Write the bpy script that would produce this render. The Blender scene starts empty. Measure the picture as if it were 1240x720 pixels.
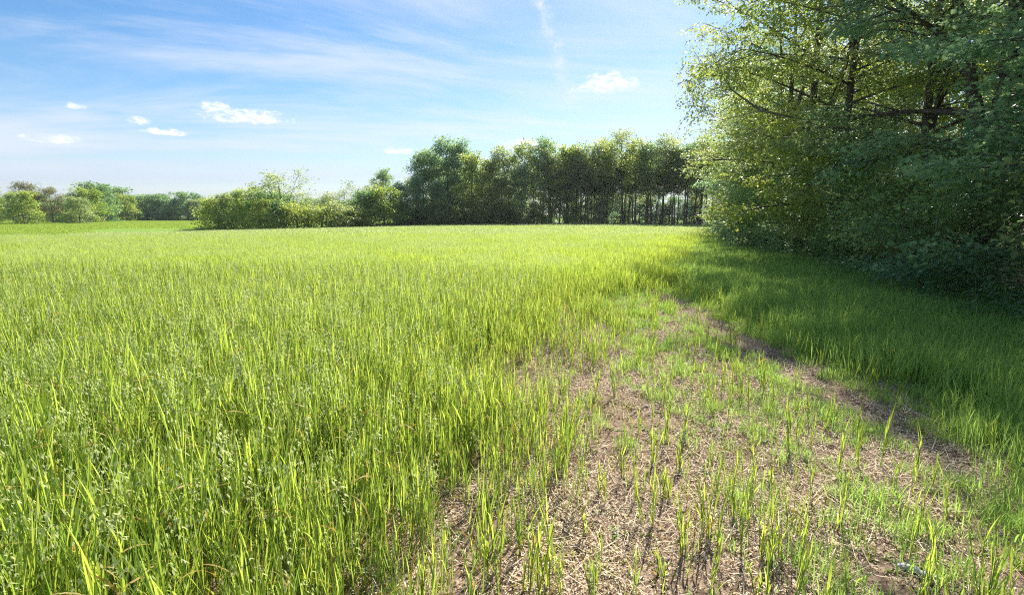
import bpy, math, random
import numpy as np
from mathutils import Vector
PI = math.pi
R = math.radians
rng = np.random.default_rng(7)
random.seed(7)
scene = bpy.context.scene
COL = scene.collection

# ------------------------------------------------------------------ camera
CAM_H = 1.7
cam_d = bpy.data.cameras.new('camera')
cam = bpy.data.objects.new('camera', cam_d)
COL.objects.link(cam)
cam_d.sensor_width = 36.0
cam_d.lens = 18.0
cam_d.clip_start = 0.05
cam_d.clip_end = 6000
cam.location = (0, 0, CAM_H)
cam.rotation_euler = (R(90 - 8.98), 0, 0)
scene.camera = cam

# ------------------------------------------------------------------ light and sky
SUN_AZ, SUN_EL = 23.5, 43.5          # degrees right of the view axis (+Y), degrees above the horizon
sun_d = bpy.data.lights.new('sun', 'SUN')
sun_d.energy = 3.7
sun_d.angle = R(0.5)
sun_d.color = (1.0, 0.95, 0.86)
sun = bpy.data.objects.new('sun', sun_d)
COL.objects.link(sun)
sdir = Vector((math.sin(R(SUN_AZ)) * math.cos(R(SUN_EL)), math.cos(R(SUN_AZ)) * math.cos(R(SUN_EL)), math.sin(R(SUN_EL))))
sun.rotation_euler = sdir.to_track_quat('Z', 'Y').to_euler()
sun.location = sdir * 60

scene.view_settings.view_transform = 'Standard'
scene.view_settings.look = 'None'
scene.view_settings.gamma = 1
scene.view_settings.exposure = 1.42
try:
    scene.view_settings.use_curve_mapping = False
except Exception:
    pass
scene.cycles.max_bounces = 10
scene.cycles.diffuse_bounces = 7
scene.cycles.transmission_bounces = 7
scene.cycles.use_denoising = False
scene.cycles.filter_width = 1.15
scene.cycles.transparent_max_bounces = 4
scene.cycles.sample_clamp_indirect = 8
scene.cycles.volume_bounces = 0


class NT:
    """small helper to write node expressions"""
    def __init__(self, tree):
        self.t = tree
    def new(self, typ, **kw):
        n = self.t.nodes.new(typ)
        for k, v in kw.items():
            setattr(n, k, v)
        return n
    def put(self, sock, v):
        if hasattr(v, 'is_output') or isinstance(v, bpy.types.NodeSocket):
            self.t.links.new(v, sock)
        elif v is not None:
            sock.default_value = v
    def m(self, op, a, b=None, c=None, clamp=False):
        n = self.new('ShaderNodeMath', operation=op, use_clamp=clamp)
        for i, v in enumerate((a, b, c)):
            if v is not None:
                self.put(n.inputs[i], v)
        return n.outputs[0]
    def noise(self, vec, scale, detail=4, rough=0.55, dist=0.0, out='Fac'):
        n = self.new('ShaderNodeTexNoise')
        if vec is not None:
            self.put(n.inputs['Vector'], vec)
        n.inputs['Scale'].default_value = scale
        n.inputs['Detail'].default_value = detail
        n.inputs['Roughness'].default_value = rough
        n.inputs['Distortion'].default_value = dist
        return n.outputs[out]
    def smooth(self, v, a, b, lo=0.0, hi=1.0):
        n = self.new('ShaderNodeMapRange', interpolation_type='SMOOTHSTEP')
        self.put(n.inputs['Value'], v)
        n.inputs['From Min'].default_value = a
        n.inputs['From Max'].default_value = b
        n.inputs['To Min'].default_value = lo
        n.inputs['To Max'].default_value = hi
        return n.outputs[0]
    def mix(self, fac, a, b, blend='MIX'):
        n = self.new('ShaderNodeMix', data_type='RGBA', blend_type=blend)
        self.put(n.inputs[0], fac)
        self.put(n.inputs[6], a if not isinstance(a, tuple) else (*a, 1)[:4])
        self.put(n.inputs[7], b if not isinstance(b, tuple) else (*b, 1)[:4])
        return n.outputs[2]
    def comb(self, x, y, z):
        n = self.new('ShaderNodeCombineXYZ')
        for i, v in enumerate((x, y, z)):
            self.put(n.inputs[i], v)
        return n.outputs[0]
    def ramp(self, fac, stops):
        n = self.new('ShaderNodeValToRGB')
        self.put(n.inputs[0], fac)
        el = n.color_ramp.elements
        while len(el) < len(stops):
            el.new(0.5)
        for e, (p, c) in zip(el, stops):
            e.position = p
            e.color = (*c, 1)
        return n.outputs[0]


world = bpy.data.worlds.new('World')
scene.world = world
world.use_nodes = True
wt = world.node_tree
wt.nodes.clear()
W = NT(wt)
sky = W.new('ShaderNodeTexSky', sky_type='NISHITA')
sky.sun_disc = False
sky.sun_elevation = R(SUN_EL)
sky.sun_rotation = R(SUN_AZ)
sky.air_density = 1.0
sky.dust_density = 0.4
sky.ozone_density = 2.0
tc = W.new('ShaderNodeTexCoord')
sep = W.new('ShaderNodeSeparateXYZ')
wt.links.new(tc.outputs['Generated'], sep.inputs[0])
dx, dy, dz = sep.outputs
az = W.m('MULTIPLY', W.m('ARCTAN2', dx, dy), 180 / PI)
el = W.m('MULTIPLY', W.m('ARCSINE', dz), 180 / PI)
hsv = W.new('ShaderNodeHueSaturation')
hsv.inputs['Saturation'].default_value = 1.3
wt.links.new(sky.outputs[0], hsv.inputs['Color'])
skyc = hsv.outputs[0]
# high thin cirrus, drawn on a plane above the ground so that it flattens towards the horizon
inv = W.m('DIVIDE', 1.0, W.m('ADD', W.m('MAXIMUM', dz, 0.0), 0.10))
pu, pv = W.m('MULTIPLY', dx, inv), W.m('MULTIPLY', dy, inv)
cv = W.comb(W.m('ADD', W.m('MULTIPLY', pu, 0.30), W.m('MULTIPLY', pv, 0.22)),
            W.m('SUBTRACT', W.m('MULTIPLY', pv, 1.0), W.m('MULTIPLY', pu, 0.25)), 3.7)
n1 = W.noise(cv, 1.1, 7, 0.62, 0.9)
n2 = W.noise(W.comb(pu, pv, 9.1), 0.45, 3, 0.5, 0.3)
cir = W.m('MULTIPLY', W.smooth(n1, 0.35, 0.68), W.smooth(n2, 0.30, 0.55))
cir = W.m('MULTIPLY', cir, W.smooth(dz, 0.02, 0.12))
band = W.m('MULTIPLY', W.smooth(el, 13.0, 0.5), W.smooth(n1, 0.2, 0.7, 0.55, 1.0))
WHITE = (6.0, 6.2, 6.7)
HAZE = (4.2, 4.7, 5.9)
skyc = W.mix(W.m('MULTIPLY', band, 0.9), skyc, HAZE)
skyc = W.mix(W.m('MULTIPLY', cir, 0.62), skyc, WHITE)
# a broken old vapour trail standing almost upright
tl = W.m('SUBTRACT', az, W.m('ADD', 3.0, W.m('MULTIPLY', W.m('SUBTRACT', 21.0, el), 0.36)))
tl = W.m('ADD', tl, W.m('MULTIPLY', W.m('SUBTRACT', W.noise(W.comb(0.0, el, 2.0), 0.6, 4, 0.6), 0.5), 3.0))
trail = W.m('MULTIPLY', W.smooth(W.m('ABSOLUTE', tl), 1.15, 0.0), W.smooth(W.noise(W.comb(az, el, 5.0), 0.75, 5, 0.7), 0.38, 0.75))
trail = W.m('MULTIPLY', trail, W.m('MULTIPLY', W.smooth(el, 10.5, 13.0), W.smooth(el, 40.0, 30.0)))
skyc = W.mix(W.m('MULTIPLY', trail, 0.8), skyc, WHITE)
# small fair-weather cumulus: (azimuth, elevation, half width, half height, strength) in degrees
CUM = [(-26.4, 9.2, 3.6, .95, 1.0), (-29.0, 9.9, 1.4, .6, .8), (-35.0, 8.1, .9, .5, .8), (-33.1, 7.4, 1.6, .5, .9), (-40.8, 6.1, 2.2, .45, .6),
       (-39.3, 8.9, .8, .35, .6), (-11.9, 6.7, 2.2, .5, .8), (1.8, 7.4, 3.8, .9, .9), (10.1, 13.2, 3.1, 1.3, 1.0),
       (24.0, 9.5, 3.6, 1.1, .9), (-58, 8.0, 3.5, 1.0, .9), (57, 12, 4.0, 1.3, .9), (95, 9, 4.5, 1.3, .9), (-100, 11, 4.5, 1.4, .9),
       (140, 8, 4.0, 1.1, .9), (-150, 9, 4.2, 1.2, .9)]
cn = W.noise(W.comb(W.m('MULTIPLY', az, 0.8), W.m('MULTIPLY', el, 1.3), 0.0), 1.1, 8, 0.66, 0.35)
cn = W.m('MULTIPLY', W.m('SUBTRACT', cn, 0.5), 5.0)
tot = None
for (a, e, w, h, s) in CUM:
    ddx = W.m('DIVIDE', W.m('SUBTRACT', az, a), w)
    ddy = W.m('DIVIDE', W.m('SUBTRACT', el, e), h)
    ddy = W.m('MULTIPLY', ddy, W.m('ADD', 1.0, W.m('LESS_THAN', ddy, 0.0)))      # flatter underside
    d2 = W.m('ADD', W.m('MULTIPLY', ddx, ddx), W.m('MULTIPLY', ddy, ddy))
    v = W.m('MULTIPLY', W.smooth(W.m('SUBTRACT', d2, cn), 1.35, -0.5), s)
    tot = v if tot is None else W.m('MAXIMUM', tot, v)
ccol = W.mix(W.smooth(W.noise(W.comb(az, W.m('MULTIPLY', el, 2.2), 8.0), 1.3, 6, 0.6), 0.35, 0.62), (5.9, 6.1, 6.7), (8.6, 8.4, 8.4))
skyc = W.mix(tot, skyc, ccol)
bg = W.new('ShaderNodeBackground')
wt.links.new(skyc, bg.inputs['Color'])
bg.inputs['Strength'].default_value = 0.058
wo = W.new('ShaderNodeOutputWorld')
wt.links.new(bg.outputs[0], wo.inputs['Surface'])


# ------------------------------------------------------------------ mesh helpers
def quad_mesh(name, V, F, mats=(), mi=None, tint=None, smooth=False):
    V = np.asarray(V, np.float32).reshape(-1, 3)
    F = np.asarray(F, np.int32).reshape(-1, 4)
    me = bpy.data.meshes.new(name)
    me.vertices.add(len(V))
    me.vertices.foreach_set('co', V.ravel())
    me.loops.add(F.size)
    me.loops.foreach_set('vertex_index', F.ravel())
    me.polygons.add(len(F))
    me.polygons.foreach_set('loop_start', np.arange(0, F.size, 4, dtype=np.int32))
    me.polygons.foreach_set('loop_total', np.full(len(F), 4, np.int32))
    for m in mats:
        me.materials.append(m)
    if mi is not None:
        me.polygons.foreach_set('material_index', np.asarray(mi, np.int32))
    if tint is not None:
        a = me.attributes.new('tint', 'FLOAT', 'POINT')
        a.data.foreach_set('value', np.asarray(tint, np.float32))
    me.update(calc_edges=True)
    if smooth:
        me.polygons.foreach_set('use_smooth', np.ones(len(F), bool))
    return me


class Acc:
    """collects quads, their material and their tint"""
    def __init__(self):
        self.V, self.F, self.M, self.T, self.n = [], [], [], [], 0
    def add(self, V, F, mi=0, tint=0.5):
        V = np.asarray(V, float).reshape(-1, 3)
        F = np.asarray(F, int).reshape(-1, 4)
        self.V.append(V)
        self.F.append(F + self.n)
        self.M.append(np.full(len(F), mi) if np.isscalar(mi) else mi)
        self.T.append(np.full(len(V), tint) if np.isscalar(tint) else tint)
        self.n += len(V)
    def mesh(self, name, mats, smooth=False):
        return quad_mesh(name, np.concatenate(self.V), np.concatenate(self.F), mats, np.concatenate(self.M), np.concatenate(self.T), smooth)


def link(name, me, parent=None, loc=None, rz=0.0, sc=1.0):
    o = bpy.data.objects.new(name, me)
    COL.objects.link(o)
    if parent is not None:
        o.parent = parent
    if loc is not None:
        o.location = loc
    o.rotation_euler = (0, 0, rz)
    o.scale = (sc, sc, sc) if np.isscalar(sc) else sc
    return o


def tag(o, label=None, cat=None, group=None, kind=None):
    for k, v in (('label', label), ('category', cat), ('group', group), ('kind', kind)):
        if v:
            o[k] = v
    return o


def blades(acc, base, azi, L, w, lean, curve, S=5, twist=None, mi=0, tint=0.5, fold=0.0, wexp=1.0, tipw=0.06):
    """grass blades as bent strips: base (N,3), arrays of azimuth, length, width, lean and curve angles"""
    base = np.asarray(base, float).reshape(-1, 3)
    N = len(base)
    bc = lambda a: np.broadcast_to(np.asarray(a, float), (N,)).copy()
    azi, L, w, lean, curve = map(bc, (azi, L, w, lean, curve))
    twist = bc(0 if twist is None else twist)
    t = np.linspace(0, 1, S + 1)
    th = lean[:, None] + curve[:, None] * t[None, :] ** 1.6
    ds = (L / S)[:, None]
    hx = np.concatenate([np.zeros((N, 1)), np.cumsum(np.sin(th[:, 1:]) * ds, 1)], 1)
    hz = np.concatenate([np.zeros((N, 1)), np.cumsum(np.cos(th[:, 1:]) * ds, 1)], 1)
    ca, sa = np.cos(azi)[:, None], np.sin(azi)[:, None]
    P = np.stack([base[:, 0:1] + hx * ca, base[:, 1:2] + hx * sa, base[:, 2:3] + hz], -1)
    prof = np.where(t < 0.35, 0.55 + 0.45 * (t / 0.35), np.maximum(1 - ((t - 0.35) / 0.65) ** 1.7, 0)) ** wexp
    prof = np.maximum(prof, tipw)
    tw = twist[:, None] * t[None, :]
    side = np.stack([-sa * np.cos(tw), ca * np.cos(tw), np.sin(tw) + 0 * sa], -1)
    half = (w[:, None] * prof[None, :] * 0.5)[..., None] * side
    V = np.stack([P - half, P + half], 2).reshape(-1, 3)
    i = np.arange(N)[:, None] * (2 * (S + 1)) + 2 * np.arange(S)[None, :]
    F = np.stack([i, i + 1, i + 3, i + 2], -1).reshape(-1, 4)
    T = np.repeat(bc(tint), 2 * (S + 1))
    acc.add(V, F, mi, T)
    return P


def tube(acc, pts, rad, sides=6, mi=0, tint=0.5):
    pts = np.asarray(pts, float)
    n = len(pts)
    d = np.gradient(pts, axis=0)
    d /= np.linalg.norm(d, axis=1)[:, None] + 1e-9
    ref = np.array([0.31, 0.95, 0.05]) if abs(d[0, 2]) > 0.7 else np.array([0.05, 0.1, 0.99])
    a = np.cross(d, ref)
    a /= np.linalg.norm(a, axis=1)[:, None] + 1e-9
    b = np.cross(d, a)
    ang = np.linspace(0, 2 * PI, sides, endpoint=False)
    V = pts[:, None] + (np.cos(ang)[None, :, None] * a[:, None] + np.sin(ang)[None, :, None] * b[:, None]) * np.asarray(rad)[:, None, None]
    j = np.arange(sides)
    k = np.arange(n - 1)[:, None] * sides
    F = np.stack([k + j, k + (j + 1) % sides, k + sides + (j + 1) % sides, k + sides + j], -1).reshape(-1, 4)
    acc.add(V.reshape(-1, 3), F, mi, tint)


# ------------------------------------------------------------------ materials
def leaf_mat(name, refl_a, refl_b, trans_a, trans_b, tw=0.45, rough=0.5, spec=0.25, var=0.25):
    m = bpy.data.materials.new(name)
    m.use_nodes = True
    t = m.node_tree
    t.nodes.clear()
    N = NT(t)
    at = N.new('ShaderNodeAttribute', attribute_name='tint')
    oi = N.new('ShaderNodeObjectInfo')
    geo = N.new('ShaderNodeNewGeometry')
    f = N.m('ADD', at.outputs['Fac'], N.m('MULTIPLY', N.m('SUBTRACT', oi.outputs['Random'], 0.5), var), clamp=True)
    big = N.noise(geo.outputs['Position'], 0.35, 2, 0.5)
    f = N.m('ADD', f, N.m('MULTIPLY', N.m('SUBTRACT', big, 0.5), 0.7), clamp=True)
    rc = N.mix(f, refl_a, refl_b)
    tcx = N.mix(f, trans_a, trans_b)
    p = N.new('ShaderNodeBsdfPrincipled')
    N.put(p.inputs['Base Color'], rc)
    p.inputs['Roughness'].default_value = rough
    p.inputs['Specular IOR Level'].default_value = spec
    tr = N.new('ShaderNodeBsdfTranslucent')
    N.put(tr.inputs['Color'], tcx)
    mx = N.new('ShaderNodeMixShader')
    mx.inputs[0].default_value = tw
    t.links.new(p.outputs[0], mx.inputs[1])
    t.links.new(tr.outputs[0], mx.inputs[2])
    o = N.new('ShaderNodeOutputMaterial')
    t.links.new(mx.outputs[0], o.inputs['Surface'])
    return m


def plain_mat(name, stops, scale=8.0, rough=0.85, bump=0.3, spec=0.2, stretch=(1, 1, 1), tint=False):
    m = bpy.data.materials.new(name)
    m.use_nodes = True
    t = m.node_tree
    N = NT(t)
    p = t.nodes['Principled BSDF']
    co = N.new('ShaderNodeTexCoord')
    mp = N.new('ShaderNodeMapping')
    mp.inputs['Scale'].default_value = stretch
    t.links.new(co.outputs['Object'], mp.inputs[0])
    n = N.noise(mp.outputs[0], scale, 6, 0.65)
    fac = n
    if tint:
        at = N.new('ShaderNodeAttribute', attribute_name='tint')
        fac = N.m('ADD', N.m('MULTIPLY', n, 0.35), N.m('MULTIPLY', at.outputs['Fac'], 0.72), clamp=True)
    N.put(p.inputs['Base Color'], N.ramp(fac, stops))
    p.inputs['Roughness'].default_value = rough
    p.inputs['Specular IOR Level'].default_value = spec
    if bump:
        b = N.new('ShaderNodeBump')
        b.inputs['Strength'].default_value = bump
        b.inputs['Distance'].default_value = 0.02
        t.links.new(n, b.inputs['Height'])
        t.links.new(b.outputs[0], p.inputs['Normal'])
    return m


M = {}
M['oat'] = leaf_mat('oat_leaf_green', (0.15, 0.24, 0.035), (0.26, 0.34, 0.045), (0.44, 0.62, 0.06), (0.78, 0.88, 0.13), 0.54, 0.42, 0.3)
M['oat_b'] = leaf_mat('oat_leaf_blue_green', (0.10, 0.18, 0.045), (0.18, 0.26, 0.055), (0.28, 0.45, 0.06), (0.48, 0.66, 0.09), 0.48, 0.4, 0.45)
M['oat_stem'] = leaf_mat('oat_stem_green', (0.10, 0.19, 0.06), (0.18, 0.26, 0.07), (0.25, 0.42, 0.06), (0.4, 0.55, 0.08), 0.3, 0.4, 0.35)
M['dry'] = leaf_mat('oat_dry_leaf', (0.36, 0.24, 0.05), (0.45, 0.34, 0.10), (0.6, 0.38, 0.05), (0.6, 0.45, 0.12), 0.4)
M['spike'] = leaf_mat('oat_spikelet_pale', (0.38, 0.44, 0.14), (0.60, 0.62, 0.26), (0.55, 0.68, 0.25), (0.75, 0.82, 0.42), 0.4, 0.5)
M['verge'] = leaf_mat('verge_grass_green', (0.14, 0.26, 0.07), (0.22, 0.35, 0.085), (0.38, 0.62, 0.12), (0.62, 0.80, 0.15), 0.48, 0.45, 0.3)
M['meadow'] = leaf_mat('meadow_grass_green', (0.21, 0.30, 0.06), (0.28, 0.37, 0.075), (0.42, 0.56, 0.07), (0.56, 0.68, 0.09), 0.45, 0.6, 0.15)
M['weed'] = leaf_mat('weed_green', (0.15, 0.21, 0.04), (0.25, 0.27, 0.06), (0.4, 0.5, 0.06), (0.55, 0.55, 0.09), 0.4)
M['leaf_a'] = leaf_mat('leaf_mid_green', (0.12, 0.19, 0.09), (0.22, 0.29, 0.13), (0.30, 0.44, 0.14), (0.74, 0.78, 0.26), 0.55, 0.42, 0.55)
M['leaf_b'] = leaf_mat('leaf_blue_green', (0.10, 0.19, 0.11), (0.18, 0.28, 0.15), (0.27, 0.48, 0.22), (0.55, 0.72, 0.30), 0.54, 0.42, 0.55)
M['leaf_c'] = leaf_mat('leaf_yellow_green', (0.12, 0.19, 0.04), (0.21, 0.27, 0.06), (0.38, 0.54, 0.07), (0.74, 0.78, 0.16), 0.5, 0.42, 0.45)
M['leaf_d'] = leaf_mat('leaf_dark_green', (0.10, 0.18, 0.09), (0.17, 0.26, 0.11), (0.24, 0.44, 0.14), (0.48, 0.66, 0.20), 0.52, 0.42, 0.5)
M['leaf_e'] = leaf_mat('leaf_brownish', (0.13, 0.14, 0.06), (0.21, 0.20, 0.09), (0.3, 0.30, 0.10), (0.44, 0.42, 0.14), 0.4)
M['bark'] = plain_mat('bark_grey_brown', [(0.3, (0.055, 0.042, 0.034)), (0.7, (0.15, 0.125, 0.105))], 9, 0.95, 0.8, stretch=(1, 1, .25))
M['bark_pale'] = plain_mat('bark_pale_grey', [(0.3, (0.14, 0.125, 0.11)), (0.7, (0.30, 0.28, 0.25))], 9, 0.95, 0.7, stretch=(1, 1, .25))
M['log'] = plain_mat('weathered_wood', [(0.28, (0.30, 0.29, 0.27)), (0.5, (0.60, 0.62, 0.60)), (0.75, (0.78, 0.79, 0.77))], 22, 0.9, 0.9, stretch=(1, .2, 1))
M['litter'] = plain_mat('straw_litter', [(0.14, (0.05, 0.03, 0.022)), (0.34, (0.36, 0.25, 0.17)), (0.58, (0.64, 0.49, 0.33)), (0.95, (0.82, 0.73, 0.53))], 60, 0.8, 0.0, tint=True)


# ------------------------------------------------------------------ shape of the land
def fbm(x, y, seed=0, octaves=4, f0=1.0):
    r = np.random.default_rng(100 + seed)
    s = np.zeros(np.broadcast(x, y).shape)
    amp = 1.0
    for o in range(octaves):
        for k in range(3):
            a = r.uniform(0, 2 * PI)
            f = f0 * 2 ** o * r.uniform(0.7, 1.4)
            s = s + amp * np.sin((x * math.cos(a) + y * math.sin(a)) * f + r.uniform(0, 6.28)
                                 + 1.3 * np.sin((x * math.sin(a) - y * math.cos(a)) * f * 0.7 + r.uniform(0, 6.28)))
        amp *= 0.55
    return s / 4.0


EDGE_Y = [-12, 7.56, 9.7, 14.5, 19, 28, 36, 47, 56, 63]
EDGE_X = [7.3, 7.8, 8.4, 9.9, 10.7, 12.9, 15.6, 19.5, 24.5, 31]
wood_edge = lambda y: np.interp(y, EDGE_Y, EDGE_X)
crop_edge = lambda y: np.interp(y, [-5, 2.1, 2.6, 3.4, 4.7, 6.2, 7.6, 9.7, 15.6, 22, 36, 50], [-.28, .1, .28, .46, .72, 1.25, 1.8, 2.5, 4.1, 7.2, 12.5, 17.5])
verge_edge = lambda y: np.interp(y, [-5, 2.7, 3.4, 4.3, 5.5, 7.6, 8.9, 12, 15.6, 22, 36], [2.9, 3.05, 3.2, 3.35, 3.5, 3.7, 3.7, 4.0, 4.9, 7.8, 13])


def height(x, y):
    x = np.asarray(x, float)
    y = np.asarray(y, float)
    dip = -1.25 * np.exp(-(((x + 62) / 34) ** 2 + ((y - 66) / 26) ** 2))
    far = 0.5 * np.clip((np.hypot(x, y) - 150) / 200, 0, 2)
    near = np.exp(-(np.hypot(x, y) / 40) ** 2)
    rut = -0.045 * np.exp(-((x - 3.0 - 0.02 * y) / 0.16) ** 2) - 0.03 * np.exp(-((x - 1.5 - 0.02 * y) / 0.18) ** 2)
    rut = rut * np.clip((14 - y) / 4, 0, 1)
    bank = 0.25 * np.clip((x - wood_edge(y)) / 6, 0, 1) * (y < 60)
    return dip + far + bank + near * (rut + 0.022 * fbm(x, y, 1, 4, 1.6)) + 0.05 * fbm(x, y, 2, 2, 0.12) * (1 - near)


def green_cover(x, y):
    """how much of the ground the oat crop covers, 0..1"""
    e = crop_edge(y)
    j = 0.35 * fbm(x, y, 5, 3, 1.7) + 0.2 * fbm(x, y, 6, 2, 4.0)
    crop = np.clip(((e + .25 - x) + j * np.clip(1.3 + 0.06 * y, 1.3, 3)) / (1.7 + 0.09 * np.abs(y)), 0, 1)
    return crop


def verge_cover(x, y):
    v = verge_edge(y)
    j = 0.3 * fbm(x, y, 8, 3, 2.0)
    a = np.clip((x - v + j) / 0.7, 0, 1)
    return a * np.clip((wood_edge(y) + 1.6 - x) / 1.0, 0, 1)


def stretch(n, near, far, k):
    t = np.linspace(-1, 1, n)
    return np.sign(t) * (near * np.abs(t) + (far - near) * np.abs(t) ** k)


gx = np.concatenate([np.linspace(-6, 7, 200)])
gx = np.unique(np.concatenate([gx, -6 - np.geomspace(0.08, 1500, 85), 7 + np.geomspace(0.08, 1500, 70)]))
gy = np.unique(np.concatenate([-np.geomspace(0.5, 1500, 30), np.linspace(0, 10, 150), 10 + np.geomspace(0.1, 1500, 110)]))
GX, GY = np.meshgrid(gx, gy)
GZ = height(GX, GY)
clod = 0.010 * fbm(GX, GY, 11, 3, 14.0) * ((GY < 14) & (GY > -1) & (GX > -7) & (GX < 8))
V = np.stack([GX, GY, GZ + clod], -1).reshape(-1, 3)
nx, ny = len(gx), len(gy)
ii = (np.arange(ny - 1)[:, None] * nx + np.arange(nx - 1)[None, :])
F = np.stack([ii, ii + 1, ii + nx + 1, ii + nx], -1).reshape(-1, 4)
gm = bpy.data.materials.new('field_ground')
gm.use_nodes = True
N = NT(gm.node_tree)
P = gm.node_tree.nodes['Principled BSDF']
geo = N.new('ShaderNodeNewGeometry')
pos = geo.outputs['Position']
at = N.new('ShaderNodeAttribute', attribute_name='tint')
s1 = N.noise(pos, 2.2, 8, 0.72)
s2 = N.noise(pos, 38, 6, 0.7, 0.6)
s3 = N.noise(pos, 9, 5, 0.65)
soil = N.ramp(N.m('ADD', N.m('MULTIPLY', s2, 0.6), N.m('MULTIPLY', s3, 0.4)),
              [(0.32, (0.035, 0.022, 0.017)), (0.46, (0.17, 0.115, 0.08)), (0.58, (0.42, 0.30, 0.21)), (0.76, (0.58, 0.45, 0.32))])
mead = N.ramp(N.noise(pos, 0.07, 6, 0.6), [(0.3, (0.16, 0.27, 0.04)), (0.7, (0.26, 0.37, 0.06))])
mead = N.mix(N.smooth(N.noise(pos, 1.3, 6, 0.7), 0.3, 0.7, 0.0, 0.4), mead, (0.13, 0.23, 0.035))
sepg = N.new('ShaderNodeSeparateXYZ')
gm.node_tree.links.new(pos, sepg.inputs[0])
dist = N.m('SQRT', N.m('ADD', N.m('MULTIPLY', sepg.outputs[0], sepg.outputs[0]), N.m('MULTIPLY', sepg.outputs[1], sepg.outputs[1])))
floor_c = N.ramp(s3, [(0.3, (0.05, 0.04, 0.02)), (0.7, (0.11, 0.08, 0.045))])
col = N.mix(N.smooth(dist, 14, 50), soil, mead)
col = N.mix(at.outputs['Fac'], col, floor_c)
N.put(P.inputs['Base Color'], col)
P.inputs['Roughness'].default_value = 0.95
P.inputs['Specular IOR Level'].default_value = 0.1
bp = N.new('ShaderNodeBump')
bp.inputs['Strength'].default_value = 0.9
bp.inputs['Distance'].default_value = 0.03
N.put(bp.inputs['Height'], N.m('ADD', N.m('MULTIPLY', s2, 0.6), s3))
gm.node_tree.links.new(bp.outputs[0], P.inputs['Normal'])
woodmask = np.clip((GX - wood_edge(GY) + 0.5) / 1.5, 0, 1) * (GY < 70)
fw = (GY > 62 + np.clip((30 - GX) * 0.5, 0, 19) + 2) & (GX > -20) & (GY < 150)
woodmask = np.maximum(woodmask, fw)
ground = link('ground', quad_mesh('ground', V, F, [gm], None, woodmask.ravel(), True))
tag(ground, 'bare pinkish brown soil strip and green field rolling away to the trees', None, None, 'structure')

# ------------------------------------------------------------------ scattering (stuff only)
def scatter(name, pts, rot, scl, idx, variants, label):
    """one stuff object: instances the variant meshes on its own points"""
    lib = bpy.data.collections.new(name + '_source')
    for i, me in enumerate(variants):
        lib.objects.link(bpy.data.objects.new('%s_piece_%02d' % (name, i), me))
    me = bpy.data.meshes.new(name)
    n = len(pts)
    me.vertices.add(n)
    me.vertices.foreach_set('co', np.asarray(pts, np.float32).ravel())
    a = me.attributes.new('rot', 'FLOAT_VECTOR', 'POINT')
    a.data.foreach_set('vector', np.asarray(rot, np.float32).ravel())
    a = me.attributes.new('scl', 'FLOAT_VECTOR', 'POINT')
    a.data.foreach_set('vector', np.asarray(scl, np.float32).ravel())
    a = me.attributes.new('idx', 'INT', 'POINT')
    a.data.foreach_set('value', np.asarray(idx, np.int32))
    o = link(name, me)
    g = bpy.data.node_groups.new(name + '_scatter', 'GeometryNodeTree')
    g.interface.new_socket('Geometry', in_out='INPUT', socket_type='NodeSocketGeometry')
    g.interface.new_socket('Geometry', in_out='OUTPUT', socket_type='NodeSocketGeometry')
    gi, go = g.nodes.new('NodeGroupInput'), g.nodes.new('NodeGroupOutput')
    ci = g.nodes.new('GeometryNodeCollectionInfo')
    ci.inputs['Collection'].default_value = lib
    ci.inputs['Separate Children'].default_value = True
    ci.inputs['Reset Children'].default_value = True
    ip = g.nodes.new('GeometryNodeInstanceOnPoints')
    ip.inputs['Pick Instance'].default_value = True
    def na(nm, ty, i):
        q = g.nodes.new('GeometryNodeInputNamedAttribute')
        q.data_type = ty
        q.inputs['Name'].default_value = nm
        return q.outputs['Attribute']
    g.links.new(gi.outputs[0], ip.inputs['Points'])
    g.links.new(ci.outputs[0], ip.inputs['Instance'])
    g.links.new(na('idx', 'INT', 0), ip.inputs['Instance Index'])
    e2r = g.nodes.new('FunctionNodeEulerToRotation')
    g.links.new(na('rot', 'FLOAT_VECTOR', 0), e2r.inputs[0])
    g.links.new(e2r.outputs[0], ip.inputs['Rotation'])
    g.links.new(na('scl', 'FLOAT_VECTOR', 0), ip.inputs['Scale'])
    g.links.new(ip.outputs[0], go.inputs[0])
    md = o.modifiers.new('scatter', 'NODES')
    md.node_group = g
    tag(o, label, None, None, 'stuff')
    return o


# ------------------------------------------------------------------ oat plants
OAT = [M['oat'], M['oat_stem'], M['dry'], M['spike'], M['oat_b']]


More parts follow.
